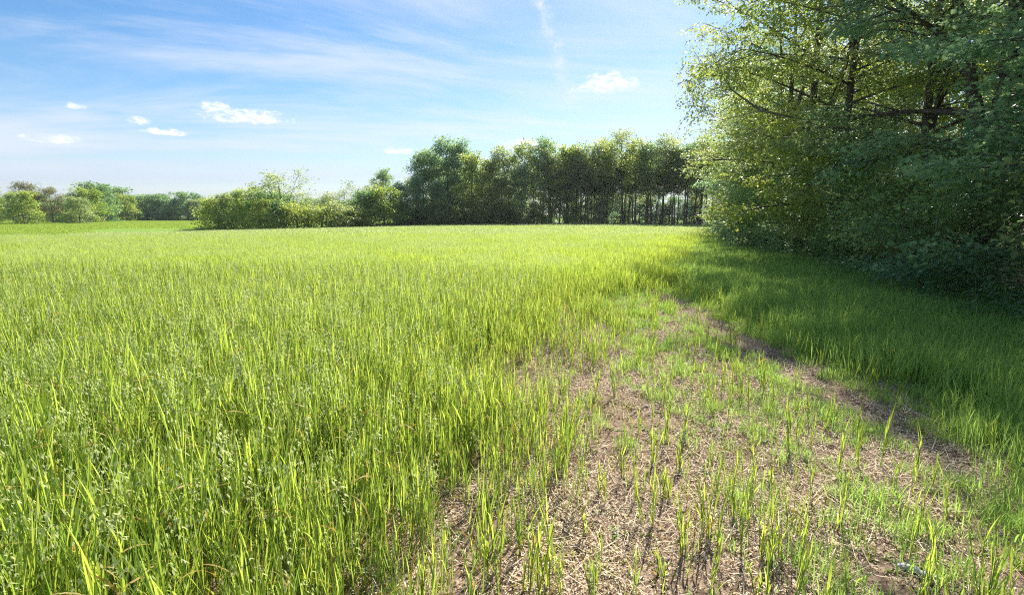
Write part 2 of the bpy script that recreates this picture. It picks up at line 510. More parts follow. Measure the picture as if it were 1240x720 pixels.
def oat_clump(seed, ntill, hgt=0.62, spread=0.05, panicle=0.0, S=6, wleaf=0.0074, nleaf=(4, 7), stemS=5, dry=0.12):
    r = np.random.default_rng(seed)
    acc = Acc()
    for k in range(ntill):
        a0 = r.uniform(0, 2 * PI)
        rad = spread * math.sqrt(r.uniform())
        b = np.array([rad * math.cos(a0), rad * math.sin(a0), -0.01])
        h = hgt * r.uniform(0.72, 1.12)
        az_s = r.uniform(0, 2 * PI)
        lean = abs(r.normal(0, 0.07))
        Pst = blades(acc, [b, b], [az_s, az_s + PI / 2], [h, h], [.005, .005], [lean, lean], [.12, .12], stemS, None, 1, r.uniform(.2, .8), tipw=0.5)[0]
        if True:                                          # second strip lies on the same stem
            acc.V[-1][2 * (stemS + 1):] = acc.V[-1][:2 * (stemS + 1)] * 1.0
            q = acc.V[-1][:2 * (stemS + 1)].reshape(-1, 2, 3)
            c = q.mean(1)
            s = (q[:, 1] - q[:, 0])
            s2 = np.stack([-s[:, 1], s[:, 0], s[:, 2]], -1)
            acc.V[-1][2 * (stemS + 1):] = np.stack([c - s2 / 2, c + s2 / 2], 1).reshape(-1, 3)
        nl = r.integers(nleaf[0], nleaf[1] + 1)
        tk = r.uniform(0.25, 0.95)
        for j in range(nl):
            s = (j + 0.15 + 0.3 * r.uniform()) / nl * 0.86
            p = Pst[0] * 0
            fi = s * stemS
            i0 = int(fi)
            p = Pst[i0] * (1 - fi + i0) + Pst[min(i0 + 1, stemS)] * (fi - i0)
            L = r.uniform(0.15, 0.29) * hgt / 0.62
            w = wleaf * r.uniform(0.6, 1.3)
            isdry = r.uniform() < dry * (2.2 if s < 0.2 else 0.35)
            blades(acc, [p], r.uniform(0, 2 * PI), L, w, abs(r.normal(0.12, 0.13)) + (0.4 if isdry else 0), abs(r.normal(0.03, 0.30)) + (0.9 if isdry else 0),
                   S, r.normal(0, 0.9), 2 if isdry else (4 if r.uniform() < .3 else 0), np.clip(tk + r.normal(0, .15), 0, 1))
        if r.uniform() < panicle:
            top = Pst[-1]
            m = int(r.integers(12, 20))
            zz = top[2] - r.uniform(0.0, 0.16, m) + 0.02
            aa = r.normal(az_s, 0.9, m)
            rr = r.uniform(0.012, 0.055, m)
            tips = np.stack([top[0] + rr * np.cos(aa), top[1] + rr * np.sin(aa), zz], -1)
            blades(acc, tips, aa, r.uniform(.017, .026, m), .0068, r.uniform(1.9, 2.9, m), .1, 2, None, 3, r.uniform(.1, 1, m))
            blades(acc, tips, aa + PI / 2, r.uniform(.015, .022, m), .0055, r.uniform(2.3, 3.0, m), .1, 2, None, 3, r.uniform(.1, 1, m))
    return acc.mesh('oat_clump', OAT)


def grass_patch(seed, n, size, h, w, mats, mi_dry=None, spike=0.0, S=3, lean=0.12, per=3, round_=True):
    """a rounded patch of many shoots, each with a few upright blades"""
    r = np.random.default_rng(seed)
    acc = Acc()
    g = r.normal(0, 1, (n, 2)) * size * 0.33 if round_ else r.uniform(-size / 2, size / 2, (n, 2))
    hh = h * r.uniform(0.6, 1.1, n)
    tt = np.clip(r.normal(0.5, 0.25, n), 0, 1)
    for k in range(per):
        z0 = hh * (k / per) * 0.75 - 0.01
        b = np.column_stack([g + r.normal(0, 0.015, (n, 2)), z0])
        L = (hh - z0) * r.uniform(0.75, 1.05, n)
        isd = r.uniform(size=n) < (0.10 if k == 0 and mi_dry is not None else 0)
        blades(acc, b, r.uniform(0, 2 * PI, n), L, w * r.uniform(0.7, 1.3, n), np.abs(r.normal(lean * .5, lean, n)), np.abs(r.normal(0.1, 0.5, n)),
               S, r.normal(0, .8, n), 0, np.clip(tt + r.normal(0, .12, n), 0, 1))
    if spike > 0:
        m = int(n * spike) * 7
        j = r.integers(0, n, m)
        zz = hh[j] * r.uniform(0.86, 1.12, m)
        tips = np.column_stack([g[j] + r.normal(0, 0.022, (m, 2)), zz])
        blades(acc, tips, r.uniform(0, 6.28, m), w * 2.6, w * 1.0, r.uniform(1.8, 2.9, m), .1, 2, None, 1, r.uniform(0, 1, m))
    return acc.mesh('grass_patch', mats)


def rand_pts(n, x0, x1, y0, y1):
    return rng.uniform(x0, x1, n), rng.uniform(y0, y1, n)


def in_view(x, y, m=1.5):
    return (np.abs(x) < y * 1.12 + m) & (y > 0.9)


# near oats, one clump per point
VAR = [oat_clump(20 + i, 4, .52, .07, 0.0) for i in range(7)] + [oat_clump(40 + i, 4, .60, .07, 0.6) for i in range(5)]
x, y = rand_pts(50000, -14, 6.5, 1.0, 12.5)
c = green_cover(x, y)
dens = 0.25 * fbm(x, y, 15, 3, 2.2) + 1.0
keep = in_view(x, y) & (rng.uniform(size=len(x)) < np.clip(c ** 1.3 * dens * 1.05, 0, 1) * np.clip(0.72 + 0.03 * (-x), 0.5, 1) * np.clip(12.5 - y, 0, 1))
keep &= np.hypot(x, y) > 1.35
x, y, c = x[keep], y[keep], c[keep]
n = len(x)
pan = rng.uniform(size=n) < np.clip((-x - 0.2 + 0.12 * y) / 5.0, 0.01, 0.36)
idx = np.where(pan, 7 + rng.integers(0, 5, n), rng.integers(0, 7, n))
s = (0.5 + 0.5 * np.sqrt(c)) * rng.uniform(0.8, 1.15, n) * np.where(x < -1, 1.06, 1.0)
z = height(x, y)
rot = np.column_stack([rng.normal(0, .07, n), rng.normal(0, .07, n) - .03, rng.uniform(0, 2 * PI, n)])
scatter('oat_crop', np.column_stack([x, y, z]), rot, np.column_stack([s, s, s]), idx, VAR, 'dense yellow green oat crop standing knee high, pale heads nodding on the left')
NEAR_OATS = n

# scattered thin oats over the bare strip
SP = [oat_clump(60 + i, 1 + i % 4, .40, .035, 0.0, wleaf=.0085) for i in range(7)]
x, y = rand_pts(14000, -1, 8.5, 1.3, 20)
e, v = crop_edge(y), verge_edge(y)
row = 0.5 + 0.5 * np.sin((x - 0.05 * y) * 2 * PI / 0.55)
pr = 0.14 + 0.62 * np.clip(fbm(x, y, 21, 3, 2.4) + .25, 0, 1) * (0.25 + 0.75 * row ** 2) + 0.018 * y
keep = in_view(x, y) & (x > e - .3) & (x < v + .6) & (rng.uniform(size=len(x)) < pr) & (np.abs(x - 3.02 - .02 * y) > 0.17)
keep &= np.hypot(x, y) > 1.9
x, y = x[keep], y[keep]
n = len(x)
s = rng.uniform(0.38, 1.0, n)
scatter('sparse_oats', np.column_stack([x, y, height(x, y)]), np.column_stack([rng.normal(0, .08, n), rng.normal(0, .08, n), rng.uniform(0, 6.28, n)]),
        np.column_stack([s, s, s]), rng.integers(0, 7, n), SP, 'thin scattered oat shoots growing out of the bare soil strip')

# mid and far oats
MID = [grass_patch(80 + i, 210, 0.9, .56, .0095, [M['oat'], M['spike']], spike=0.14 * (i % 3)) for i in range(6)]
x, y = rand_pts(9000, -46, 24, 11, 38)
c = green_cover(x, y)
keep = in_view(x, y, 3) & (rng.uniform(size=len(x)) < c * np.clip(y - 11, 0, 1)) & (x < wood_edge(y) - 1)
x, y = x[keep], y[keep]
n = len(x)
s = rng.uniform(0.85, 1.2, n)
sz = s * (0.93 + 0.10 * fbm(x, y, 31, 3, .5))
scatter('oat_crop_middle', np.column_stack([x, y, height(x, y)]), np.column_stack([rng.normal(0, .04, n), rng.normal(0, .04, n), rng.uniform(0, 6.28, n)]),
        np.column_stack([s, s, sz]), rng.integers(0, 6, n), MID, 'even stand of bright green oats in the middle of the field')
FAR = [grass_patch(100 + i, 150, 2.6, .60, .035, [M['oat'], M['spike']], spike=0.08 * (i % 3), S=2, per=3) for i in range(5)]
x, y = rand_pts(16000, -95, 34, 35, 92)
left = -28 - (y - 35) * 0.9
keep = in_view(x, y, 4) & (x > left) & ((x < wood_edge(np.minimum(y, 60)) - 2.5)) & (y < 84 - np.clip(x - 6, 0, 30) * .75) & (y < 88 + x * .35)
keep &= rng.uniform(size=len(x)) < 0.8
x, y = x[keep], y[keep]
n = len(x)
s = rng.uniform(0.85, 1.25, n)
sz = rng.uniform(.9, 1.1, n) * (0.95 + 0.12 * fbm(x, y, 33, 3, .25))
scatter('oat_crop_far', np.column_stack([x, y, height(x, y)]), np.column_stack([np.zeros(n), np.zeros(n), rng.uniform(0, 6.28, n)]),
        np.column_stack([s, s, sz]), rng.integers(0, 5, n), FAR, 'far part of the oat field running up to the woodland')
# the short meadow beyond the crop, down the dip and up to the far tree line
MEA = [grass_patch(120 + i, 260, 5.0, .20, .07, [M['meadow']], S=2, per=1) for i in range(3)]
x, y = rand_pts(12000, -210, -20, 50, 200)
keep = (x > -y * 1.12 - 4) & ((x < -28 - (np.minimum(y, 88) - 35) * 0.9 + 2) | ((y > 93) & (x < -52))) & (y < 186)
keep &= ~((x > -50) & (y > 74)) & (rng.uniform(size=len(x)) < .95)
x, y = x[keep], y[keep]
n = len(x)
s = rng.uniform(0.8, 1.4, n)
scatter('far_meadow_grass', np.column_stack([x, y, height(x, y)]), np.column_stack([np.zeros(n), np.zeros(n), rng.uniform(0, 6.28, n)]),
        np.column_stack([s, s, s * .8]), rng.integers(0, 3, n), MEA, 'smooth short green meadow beyond the crop on the left')

# tall verge grass between the track and the wood
VG = [grass_patch(140 + i, 85, 0.62, .40, .0075, [M['verge']], S=4, lean=.22, per=3) for i in range(6)]
x, y = rand_pts(12000, 2, 17, 1.2, 40)
c = verge_cover(x, y)
keep = in_view(x, y, 2) & (rng.uniform(size=len(x)) < c * np.where(y < 14, 1, .6)) & (np.hypot(x, y) > 2.4)
x, y, c = x[keep], y[keep], c[keep]
n = len(x)
s = rng.uniform(0.75, 1.15, n) * (.55 + .45 * c) * (1 + .12 * fbm(x, y, 41, 3, 1.0))
sx = s * np.where(y > 14, 1.5, 1.0)
scatter('verge_grass', np.column_stack([x, y, height(x, y)]), np.column_stack([rng.normal(0, .06, n), rng.normal(0, .06, n), rng.uniform(0, 6.28, n)]),
        np.column_stack([sx, sx, s]), rng.integers(0, 6, n), VG, 'lush tall grass in the shade along the foot of the wood')
# yellow-green grass over the turning area beyond the bare strip, and the gap between crop and verge
x, y = rand_pts(7000, 0, 30, 9.5, 62)
e = crop_edge(y)
keep = in_view(x, y, 2) & (x > e - 1.5 - .05 * y) & (x < wood_edge(y) - .5) & (rng.uniform(size=len(x)) < np.clip((y - 10.5) / 5, 0, 1) * np.where(y < 30, .9, .5))
x, y = x[keep], y[keep]
n = len(x)
s = rng.uniform(0.7, 1.1, n)
sx = s * (1 + np.clip((y - 15) / 15, 0, 2.5))
LG = [grass_patch(150 + i, 90, 0.8, .34, .010, [M['oat']], S=3, lean=.25, per=2) for i in range(4)]
scatter('headland_grass', np.column_stack([x, y, height(x, y)]), np.column_stack([np.zeros(n), np.zeros(n), rng.uniform(0, 6.28, n)]),
        np.column_stack([sx, sx, s * (1 + np.clip((y - 20) / 60, 0, .5))]), rng.integers(0, 4, n), LG, 'bright yellow green grass on the open ground where the field meets the wood')

# low weeds and moss-like seedlings on the soil
WD = [grass_patch(160 + i, 26, 0.20, .055, .006, [M['weed']], S=2, lean=.6, per=1) for i in range(5)] + \
     [grass_patch(170 + i, 30, 0.16, .15, .005, [M['verge']], S=3, lean=.4, per=2) for i in range(4)]
def rosette(seed, n, size, mat):
    r = np.random.default_rng(seed)
    acc = Acc()
    for k in range(5):
        c = np.append(r.normal(0, size, 2), 0)
        m = int(r.integers(4, 9))
        a = r.uniform(0, 6.28, m)
        blades(acc, np.tile(c, (m, 1)), a, r.uniform(.02, .055, m), r.uniform(.010, .02, m), r.uniform(.7, 1.35, m), .4, 3, None, 0, r.uniform(.2, .9, m), tipw=.15)
    return acc.mesh('rosette', [mat])


WD += [rosette(190 + i, 5, .05, M['weed'] if i % 2 else M['oat_b']) for i in range(4)]
x, y = rand_pts(34000, -5, 9, 1.2, 16)
e, v = crop_edge(y), verge_edge(y)
f = fbm(x, y, 51, 4, 2.0)
pr = np.clip(f * 0.20 + 0.16 + .014 * y + .08 * (x > 1.2) + np.where((x > 1.5) & (x < 2.75), .16, 0) + np.where(x > 3.1, .2, 0), 0.03, .6) * np.where(x < e - 1, .35, 1)
keep = in_view(x, y) & (x < v + 1) & (rng.uniform(size=len(x)) < pr) & (np.abs(x - 3.02 - .02 * y) > 0.16 + .08 * fbm(x, y, 81, 2, 2.5)) & ((np.abs(x - 2.25 - .03 * y - .1 * fbm(x, y, 82, 2, .9)) > .14) | (rng.uniform(size=len(x)) < .25))
x, y = x[keep], y[keep]
n = len(x)
s = rng.uniform(0.5, 1.25, n)
idx = np.where(rng.uniform(size=n) < np.clip(.12 + (x - .8) * .35, .12, .75), 5 + rng.integers(0, 4, n), rng.integers(0, 5, n))
idx = np.where(rng.uniform(size=n) < .16, 9 + rng.integers(0, 4, n), idx)
scatter('low_weeds', np.column_stack([x, y, height(x, y)]), np.column_stack([np.zeros(n), np.zeros(n), rng.uniform(0, 6.28, n)]),
        np.column_stack([s, s, s]), idx, WD, 'small yellow green seedlings and weeds dotted over the bare soil')


# straw litter lying on the soil
def litter_patch(seed, n, size):
    r = np.random.default_rng(seed)
    acc = Acc()
    b = np.column_stack([r.uniform(-size / 2, size / 2, (n, 2)), r.uniform(.002, .022, n)])
    blades(acc, b, r.uniform(0, 6.28, n), r.uniform(.008, .032, n), r.uniform(.003, .0085, n), r.uniform(1.1, 1.85, n), r.normal(0, .45, n), 2, r.normal(0, 1.3, n), 0,
           np.clip(r.beta(1.6, 1.4, n), 0, 1), tipw=.5)
    m = n // 22
    b = np.column_stack([r.uniform(-size / 2, size / 2, (m, 2)), r.uniform(.008, .03, m)])
    blades(acc, b, r.uniform(0, 6.28, m), r.uniform(.08, .2, m), r.uniform(.002, .0035, m), r.uniform(1.4, 1.7, m), r.normal(0, .25, m), 3, r.normal(0, .5, m), 0,
           np.clip(r.uniform(.5, 1, m), 0, 1), tipw=.8)
    return acc.mesh('litter_patch', [M['litter']])


LT = [litter_patch(180 + i, 520, 0.5) for i in range(6)]
x, y = rand_pts(3800, -6, 8.5, 1.1, 13)
cov = np.maximum(green_cover(x, y) * .6, verge_cover(x, y))
keep = in_view(x, y) & (rng.uniform(size=len(x)) < (1.0 - .8 * cov) * np.clip(.75 + .6 * fbm(x, y, 63, 3, 1.6), .25, 1))
x, y = x[keep], y[keep]
n = len(x)
scatter('straw_litter', np.column_stack([x, y, height(x, y)]), np.column_stack([np.zeros(n), np.zeros(n), rng.uniform(0, 6.28, n)]),
        np.column_stack([np.ones(n), np.ones(n), rng.uniform(.8, 1.3, n)]), rng.integers(0, 6, n), LT, 'chopped straw and dead stems littering the pinkish brown soil')


def clod(seed):
    r = np.random.default_rng(seed)
    acc = Acc()
    k, m = 7, 5
    th = np.linspace(0, PI, m)
    ph = np.linspace(0, 2 * PI, k, endpoint=False)
    Vc = np.array([[math.sin(t) * math.cos(p), math.sin(t) * math.sin(p), math.cos(t) * .6] for t in th for p in ph]) * r.uniform(.7, 1.25, (m * k, 1))
    Fc = [[a * k + b, a * k + (b + 1) % k, (a + 1) * k + (b + 1) % k, (a + 1) * k + b] for a in range(m - 1) for b in range(k)]
    acc.add(Vc, Fc, 0, r.uniform(.05, .6))
    return acc.mesh('clod', [M['litter']])


x, y = rand_pts(15000, -3, 7, 1.1, 9)
keep = in_view(x, y) & (fbm(x, y, 61, 3, 3.0) > -.15) & (rng.uniform(size=len(x)) < 1 - .8 * verge_cover(x, y))
x, y = x[keep], y[keep]
n = len(x)
s = .004 + .012 * rng.beta(1.2, 5, n) * 2
scatter('soil_clods', np.column_stack([x, y, height(x, y) + s * .4]), rng.uniform(0, 6.28, (n, 3)), np.column_stack([s, s, s]), rng.integers(0, 5, n),
        [clod(200 + i) for i in range(5)], 'crumbs and small clods of soil lying among the straw')

# ------------------------------------------------------------------ single oat tufts that stand alone on the soil
def oat_tuft(i, x, y, h, ntill, label, spread=.05, wleaf=.0095):
    r = np.random.default_rng(300 + i)
    st, lf = Acc(), Acc()
    for k in range(ntill):
        a0 = r.uniform(0, 2 * PI)
        rad = spread * math.sqrt(r.uniform())
        b = np.array([rad * math.cos(a0), rad * math.sin(a0), -0.012])
        hh = h * r.uniform(0.6, 1.0)
        az_s = r.uniform(0, 2 * PI)
        ln = abs(r.normal(.04, .09))
        Ps = blades(Acc(), [b], az_s, hh, .005, ln, .1, 6)[0]
        tube(st, Ps, np.linspace(.0026, .0014, 7), 5, 0, r.uniform(.2, .8))
        tk = r.uniform(.3, .95)
        nl = 5
        for j in range(nl):
            s = (j + .35 * r.uniform()) / nl * .9 * 6
            i0 = int(s)
            p = Ps[i0] * (1 - s + i0) + Ps[min(i0 + 1, 6)] * (s - i0)
            dry = r.uniform() < (.22 if j == 0 else .03)
            blades(lf, [p], r.uniform(0, 6.28), r.uniform(.30, .52) * h, wleaf * r.uniform(.75, 1.25), r.uniform(.08, .38), abs(r.normal(.15, .5)) + (1.0 if dry else 0), 8,
                   r.normal(0, .8), 1 if dry else 0, np.clip(tk + r.normal(0, .12), 0, 1))
    e = bpy.data.objects.new('oat_tuft', None)
    COL.objects.link(e)
    e.empty_display_size = .05
    e.location = (x, y, float(height(x, y)))
    tag(e, label, 'oat plant', 'oat tufts standing alone on the bare strip')
    link('stems', st.mesh('stems', [M['oat_stem']]), e)
    link('leaves', lf.mesh('leaves', [M['oat'], M['dry']]), e)


TUFTS = [(-.09, 2.20, .56, 7, 'tall leafy oat tuft at the crop edge, left of the broad cut tuft', .06),
         (.11, 2.10, .46, 9, 'broad upright oat tuft cut by the bottom edge of the photo, middle of the frame', .08),
         (.38, 2.53, .20, 2, 'short thin oat shoot with a grey green weed at its right foot', .02),
         (.57, 2.95, .22, 4, 'small bushy oat tuft casting a wide dark shadow on open soil', .05),
         (.74, 3.15, .24, 3, 'slim oat shoot just right of the small bushy tuft', .02),
         (.24, 3.07, .22, 2, 'lone short oat shoot in the gap close to the dense crop', .02),
         (.98, 3.37, .32, 4, 'straight bright oat tuft with a thin upright shadow below it', .03),
         (.94, 2.91, .26, 5, 'fanned oat tuft below the straight bright one', .05),
         (.86, 2.34, .30, 4, 'splayed single oat plant on bare soil, lower middle right', .03),
         (1.04, 2.45, .36, 9, 'largest multi stemmed oat tuft on the bare strip, right of the splayed plant', .09),
         (1.26, 2.59, .26, 4, 'leafy oat tuft directly right of the largest tuft', .05),
         (1.24, 2.32, .22, 3, 'narrow dull green oat shoot near the shade line', .02),
         (1.33, 2.34, .26, 4, 'dull green oat tuft in half shade at the bottom right', .04),
         (1.11, 2.08, .18, 3, 'low spreading oat shoot cut by the bottom edge, right of the middle', .04),
         (1.65, 3.08, .18, 3, 'small oat tuft farthest right on the shaded soil', .03),
         (.72, 2.22, .16, 3, 'tiny feathery oat shoot near the bottom edge', .02),
         (1.14, 3.25, .22, 4, 'short forked oat tuft higher up between soil patches', .03)]
for i, (x, y, h, nt, lab, sp) in enumerate(TUFTS):
    oat_tuft(i, x, y, h, nt, lab, sp)

# pale weathered branch in the lower right
acc = Acc()
rl_ = np.random.default_rng(9)
tt = np.linspace(0, 1, 16)
lp = np.column_stack([tt * .17, -tt * .10 + .02 * np.sin(tt * 4), .018 + .006 * np.sin(tt * 7)])
tube(acc, lp, np.concatenate([[.002], .020 + rl_.uniform(-.003, .004, 14), [.003]]), 8)
acc.V[-1] = acc.V[-1] + rl_.normal(0, .0022, acc.V[-1].shape)
tube(acc, np.array([[.07, -.03, .025], [.10, .0, .035], [.15, .012, .03]]), [.008, .006, .002], 5)
tube(acc, np.array([[-.03, .05, .008], [.02, .045, .012], [.09, .03, .008]]), [.002, .007, .002], 5)
br = link('fallen_branch', acc.mesh('fallen_branch', [M['log']]), None, (1.88, 2.26, float(height(1.9, 2.2)) - .012), 0, .8)
tag(br, 'short pale weathered broken branch lying on the soil at the bottom right', 'branch')


# ------------------------------------------------------------------ trees
def norm(v):
    return v / (np.linalg.norm(v, axis=-1, keepdims=True) + 1e-9)


def leaf_quads(acc, C, D, Nrm, L, Wd, tint, mi=0):
    """folded diamond leaves"""
    side = norm(np.cross(D, Nrm))
    up = norm(np.cross(side, D))
    L = L[:, None]
    Wd = Wd[:, None]
    a = C
    b = C + D * L * .45 + side * Wd * .5 + up * Wd * .12
    c_ = C + D * L - up * L * .12
    d = C + D * L * .45 - side * Wd * .5 + up * Wd * .12
    V = np.stack([a, b, c_, d], 1).reshape(-1, 3)
    F = np.arange(len(V)).reshape(-1, 4)
    acc.add(V, F, mi, np.repeat(tint, 4))


def make_tree(seed, H, Rr, base=1.0, nlimb=26, nsub=8, ntwig=4, nleaf=16, leaf=.11, r0=.16, spread=.28, rise=(.2, .9), top=1.0, droop=.25,
              low=.55, sides=7, fork=0, gap=0.0, twigs=True, flat=.45):
    """returns (trunk mesh accumulator, leaf accumulator); low = crown width at its base against its widest"""
    r = np.random.default_rng(seed)
    tr, lf = Acc(), Acc()
    nseg = 10
    t = np.linspace(0, 1, nseg)
    stems = []
    wob = np.cumsum(r.normal(0, .035 * H / 10, (nseg, 2)), 0)
    wob -= wob[0]
    main = np.column_stack([wob, t * H * .93])
    main[0, 2] = -.25
    rad = r0 * (1 - t * .9) ** .9
    rad[0] *= 1.35
    tube(tr, main, rad, sides)
    stems.append(main)
    for q in range(fork):
        a = r.uniform(0, 6.28)
        z0 = r.uniform(.18, .4) * H
        m2 = np.column_stack([np.interp(z0, main[:, 2], main[:, 0]) + np.cos(a) * t ** .8 * Rr * .45,
                              np.interp(z0, main[:, 2], main[:, 1]) + np.sin(a) * t ** .8 * Rr * .45, z0 + t * (H * .9 - z0)])
        tube(tr, m2, r0 * .62 * (1 - t * .88), sides)
        stems.append(m2)
    C, D, T = [], [], []
    ga = r.uniform(0, 6.28)
    for i in range(nlimb):
        st = stems[i % len(stems)]
        u = (i + r.uniform(0, .8)) / nlimb
        z0 = base + (H * .92 - base) * u ** .9
        z0 = max(z0, st[0, 2] + .1)
        p0 = np.array([np.interp(z0, st[:, 2], st[:, 0]), np.interp(z0, st[:, 2], st[:, 1]), z0])
        ga += 2.4 + r.normal(0, .3)
        if gap and r.uniform() < gap:
            continue
        h = (z0 - base) / (H - base)
        prof = (low + (1 - low) * min(h / .38, 1)) * (1 - max(h - .38, 0) / .62 * .72) ** .8
        L = Rr * prof * r.uniform(.72, 1.15)
        el = rise[0] + (rise[1] - rise[0]) * h + r.normal(0, .12)
        k = 7
        s = np.linspace(0, 1, k)
        ang = ga + .25 * np.cumsum(r.normal(0, .3, k)) * .5
        ee = el - droop * s ** 1.5 * (1.2 - h)
        step = L / (k - 1)
        dd = np.column_stack([np.cos(ang) * np.cos(ee), np.sin(ang) * np.cos(ee), np.sin(ee)])
        lp_ = p0 + np.concatenate([[np.zeros(3)], np.cumsum(dd[1:] * step, 0)])
        rl = max(r0 * .34 * (1 - h * .6), .012)
        tube(tr, lp_, rl * (1 - .85 * s), 5)
        ct = np.clip(r.normal(.45, .16), 0, 1)
        for j in range(nsub):
            sj = .22 + .78 * (j + r.uniform(0, .9)) / nsub
            fi = min(sj * (k - 1), k - 1.001)
            i0 = int(fi)
            q0 = lp_[i0] * (1 - fi + i0) + lp_[i0 + 1] * (fi - i0)
            sgn = 1 if j % 2 else -1
            a2 = ang[i0] + sgn * r.uniform(.5, 1.15)
            e2 = ee[i0] * .5 + r.normal(.05, .25)
            L2 = L * .42 * (1.25 - .6 * sj) * r.uniform(.7, 1.25) + .25
            d2 = np.array([math.cos(a2) * math.cos(e2), math.sin(a2) * math.cos(e2), math.sin(e2)])
            q1 = q0 + d2 * L2 * .5 + r.normal(0, .05, 3) * L2
            q2 = q0 + d2 * L2 + np.array([0, 0, -.12 * L2])
            if twigs:
                tube(tr, np.array([q0, q1, q2]), [rl * .35, rl * .22, .004], 3)
            for m in range(ntwig):
                f = .35 + .65 * (m + r.uniform(0, 1)) / ntwig
                w0 = q0 * (1 - f) + q2 * f
                c_ = w0 + r.normal(0, spread * .8, 3) * [1, 1, flat]
                n = max(2, int(nleaf * r.uniform(.4, 1.5)))
                tc_ = r.normal(0, .17)
                off = r.normal(0, spread, (n, 3)) * [1, 1, flat]
                C.append(c_ + off)
                D.append(d2 * .8 + norm(off) * .9 + r.normal(0, .35, (n, 3)) + [0, 0, -.25])
                T.append(np.clip(ct + tc_ + .2 * (h - .3) + r.normal(0, .10, n), 0, 1))
    C, D, T = np.concatenate(C), norm(np.concatenate(D)), np.concatenate(T)
    n = len(C)
    nr = norm(np.array([0, 0, 1.0]) + r.normal(0, .55, (n, 3)))
    L = leaf * r.uniform(.5, 1.45, n)
    leaf_quads(lf, C, D, nr, L, L * r.uniform(.55, .85, n), T)
    return tr, lf, lp_


PROTO = {}


def proto(key, bark, leafm, **kw):
    tr, lf, _ = make_tree(**kw)
    PROTO[key] = (tr.mesh('trunk', [M[bark]], True), lf.mesh('crown', [M[leafm]]))
    return PROTO[key]


def crown_variant(key, src, leafm):
    me = PROTO[src][1].copy()
    me.materials.clear()
    me.materials.append(M[leafm])
    PROTO[key] = (PROTO[src][0], me)


def plant(key, x, y, sc=1.0, rz=None, label='', cat='tree', group=None, name='tree', tilt=(0, 0)):
    tm, cm = PROTO[key]
    e = bpy.data.objects.new(name, None)
    COL.objects.link(e)
    e.location = (x, y, float(height(x, y)))
    e.rotation_euler = (tilt[0], tilt[1], rng.uniform(0, 6.28) if rz is None else rz)
    e.scale = (sc, sc, sc) if np.isscalar(sc) else sc
    tag(e, label, cat, group)
    t = link('trunk' if cat == 'tree' else 'stems', tm, e)
    c = link('crown' if cat == 'tree' else 'foliage', cm, e)
    return e


# near woodland (its own fixed random stream, so that the scatters above do not turn the trees)
rng.bit_generator.state = {'bit_generator': 'PCG64', 'state': {'state': 97723667603639420990081342972895990596, 'inc': 261136684632268670825940853076396136793}, 'has_uint32': 1, 'uinteger': 2681665100}
proto('edge1', 'bark', 'leaf_a', flat=.3, seed=1, H=12.5, Rr=4.8, base=1.2, nlimb=34, nsub=9, ntwig=3, nleaf=47, leaf=0.090, spread=.19, r0=.17, fork=1, rise=(.1, .95))
proto('edge2', 'bark', 'leaf_b', seed=2, H=11.5, Rr=4.6, base=.8, nlimb=32, nsub=9, ntwig=3, nleaf=47, leaf=0.101, spread=.19, r0=.15, rise=(0, .8), flat=.35)
proto('edge3', 'bark', 'leaf_c', flat=.3, seed=3, H=13.0, Rr=4.4, base=1.5, nlimb=32, nsub=9, ntwig=3, nleaf=41, leaf=0.086, spread=.19, r0=.16, fork=2, rise=(.2, 1.0))
proto('edge4', 'bark', 'leaf_a', flat=.3, seed=4, H=14, Rr=4.6, base=3.0, nlimb=28, nsub=8, ntwig=3, nleaf=41, leaf=0.094, spread=.19, r0=.24, fork=2, rise=(.25, 1.0), gap=.12)
proto('forked', 'bark', 'leaf_b', seed=5, H=13, Rr=5.2, base=2.4, nlimb=26, nsub=8, ntwig=3, nleaf=41, leaf=0.094, spread=.19, r0=.27, fork=2, rise=(.1, 1.0), gap=.3, flat=.35)
proto('shrub1', 'bark', 'leaf_a', seed=11, H=3.2, Rr=1.9, base=.15, nlimb=22, nsub=6, ntwig=4, nleaf=16, leaf=.09, r0=.04, spread=.18, fork=3, rise=(.1, 1.0), low=.8)
proto('shrub2', 'bark', 'leaf_d', seed=12, H=2.4, Rr=1.8, base=.1, nlimb=20, nsub=6, ntwig=4, nleaf=16, leaf=.08, r0=.035, spread=.17, fork=3, rise=(0, .9), low=.9)
proto('shrub3', 'bark', 'leaf_b', seed=13, H=4.2, Rr=2.1, base=.2, nlimb=24, nsub=6, ntwig=4, nleaf=16, leaf=.11, r0=.05, spread=.2, fork=2, rise=(.1, 1.0), low=.8, flat=.3)
crown_variant('edge1b', 'edge1', 'leaf_b')
crown_variant('edge2c', 'edge2', 'leaf_c')
crown_variant('edge4d', 'edge4', 'leaf_d')

ORD = ['first', 'second', 'third', 'fourth', 'fifth', 'sixth', 'seventh', 'eighth', 'ninth', 'tenth', 'eleventh', 'twelfth', 'thirteenth',
       'fourteenth', 'fifteenth', 'sixteenth', 'seventeenth', 'eighteenth', 'nineteenth', 'twentieth']
EDGE = [  # key, distance along y, offset behind the edge, scale
    ('edge2', 4.6, 2.4, .95), ('edge2', 8.0, 1.6, .92), ('forked', 12.0, 1.9, (.95, .95, 1.08)), ('edge1', 14.3, 1.3, (.86, .86, 1.0)), ('edge2c', 18.0, .7, (1.12, 1.12, 1.22)), ('edge1', 22.0, .9, (1.2, 1.2, 1.32)),
    ('edge3', 26.5, 1.4, (1.1, 1.1, 1.25)), ('edge1b', 31.5, 1.6, 1.0), ('edge2c', 37, 1.6, 1.05), ('edge3', 43, 1.6, 1.05), ('edge1', 49, 2, 1.05), ('edge2', 55, 2.2, 1.05)]
n_e = len(EDGE)
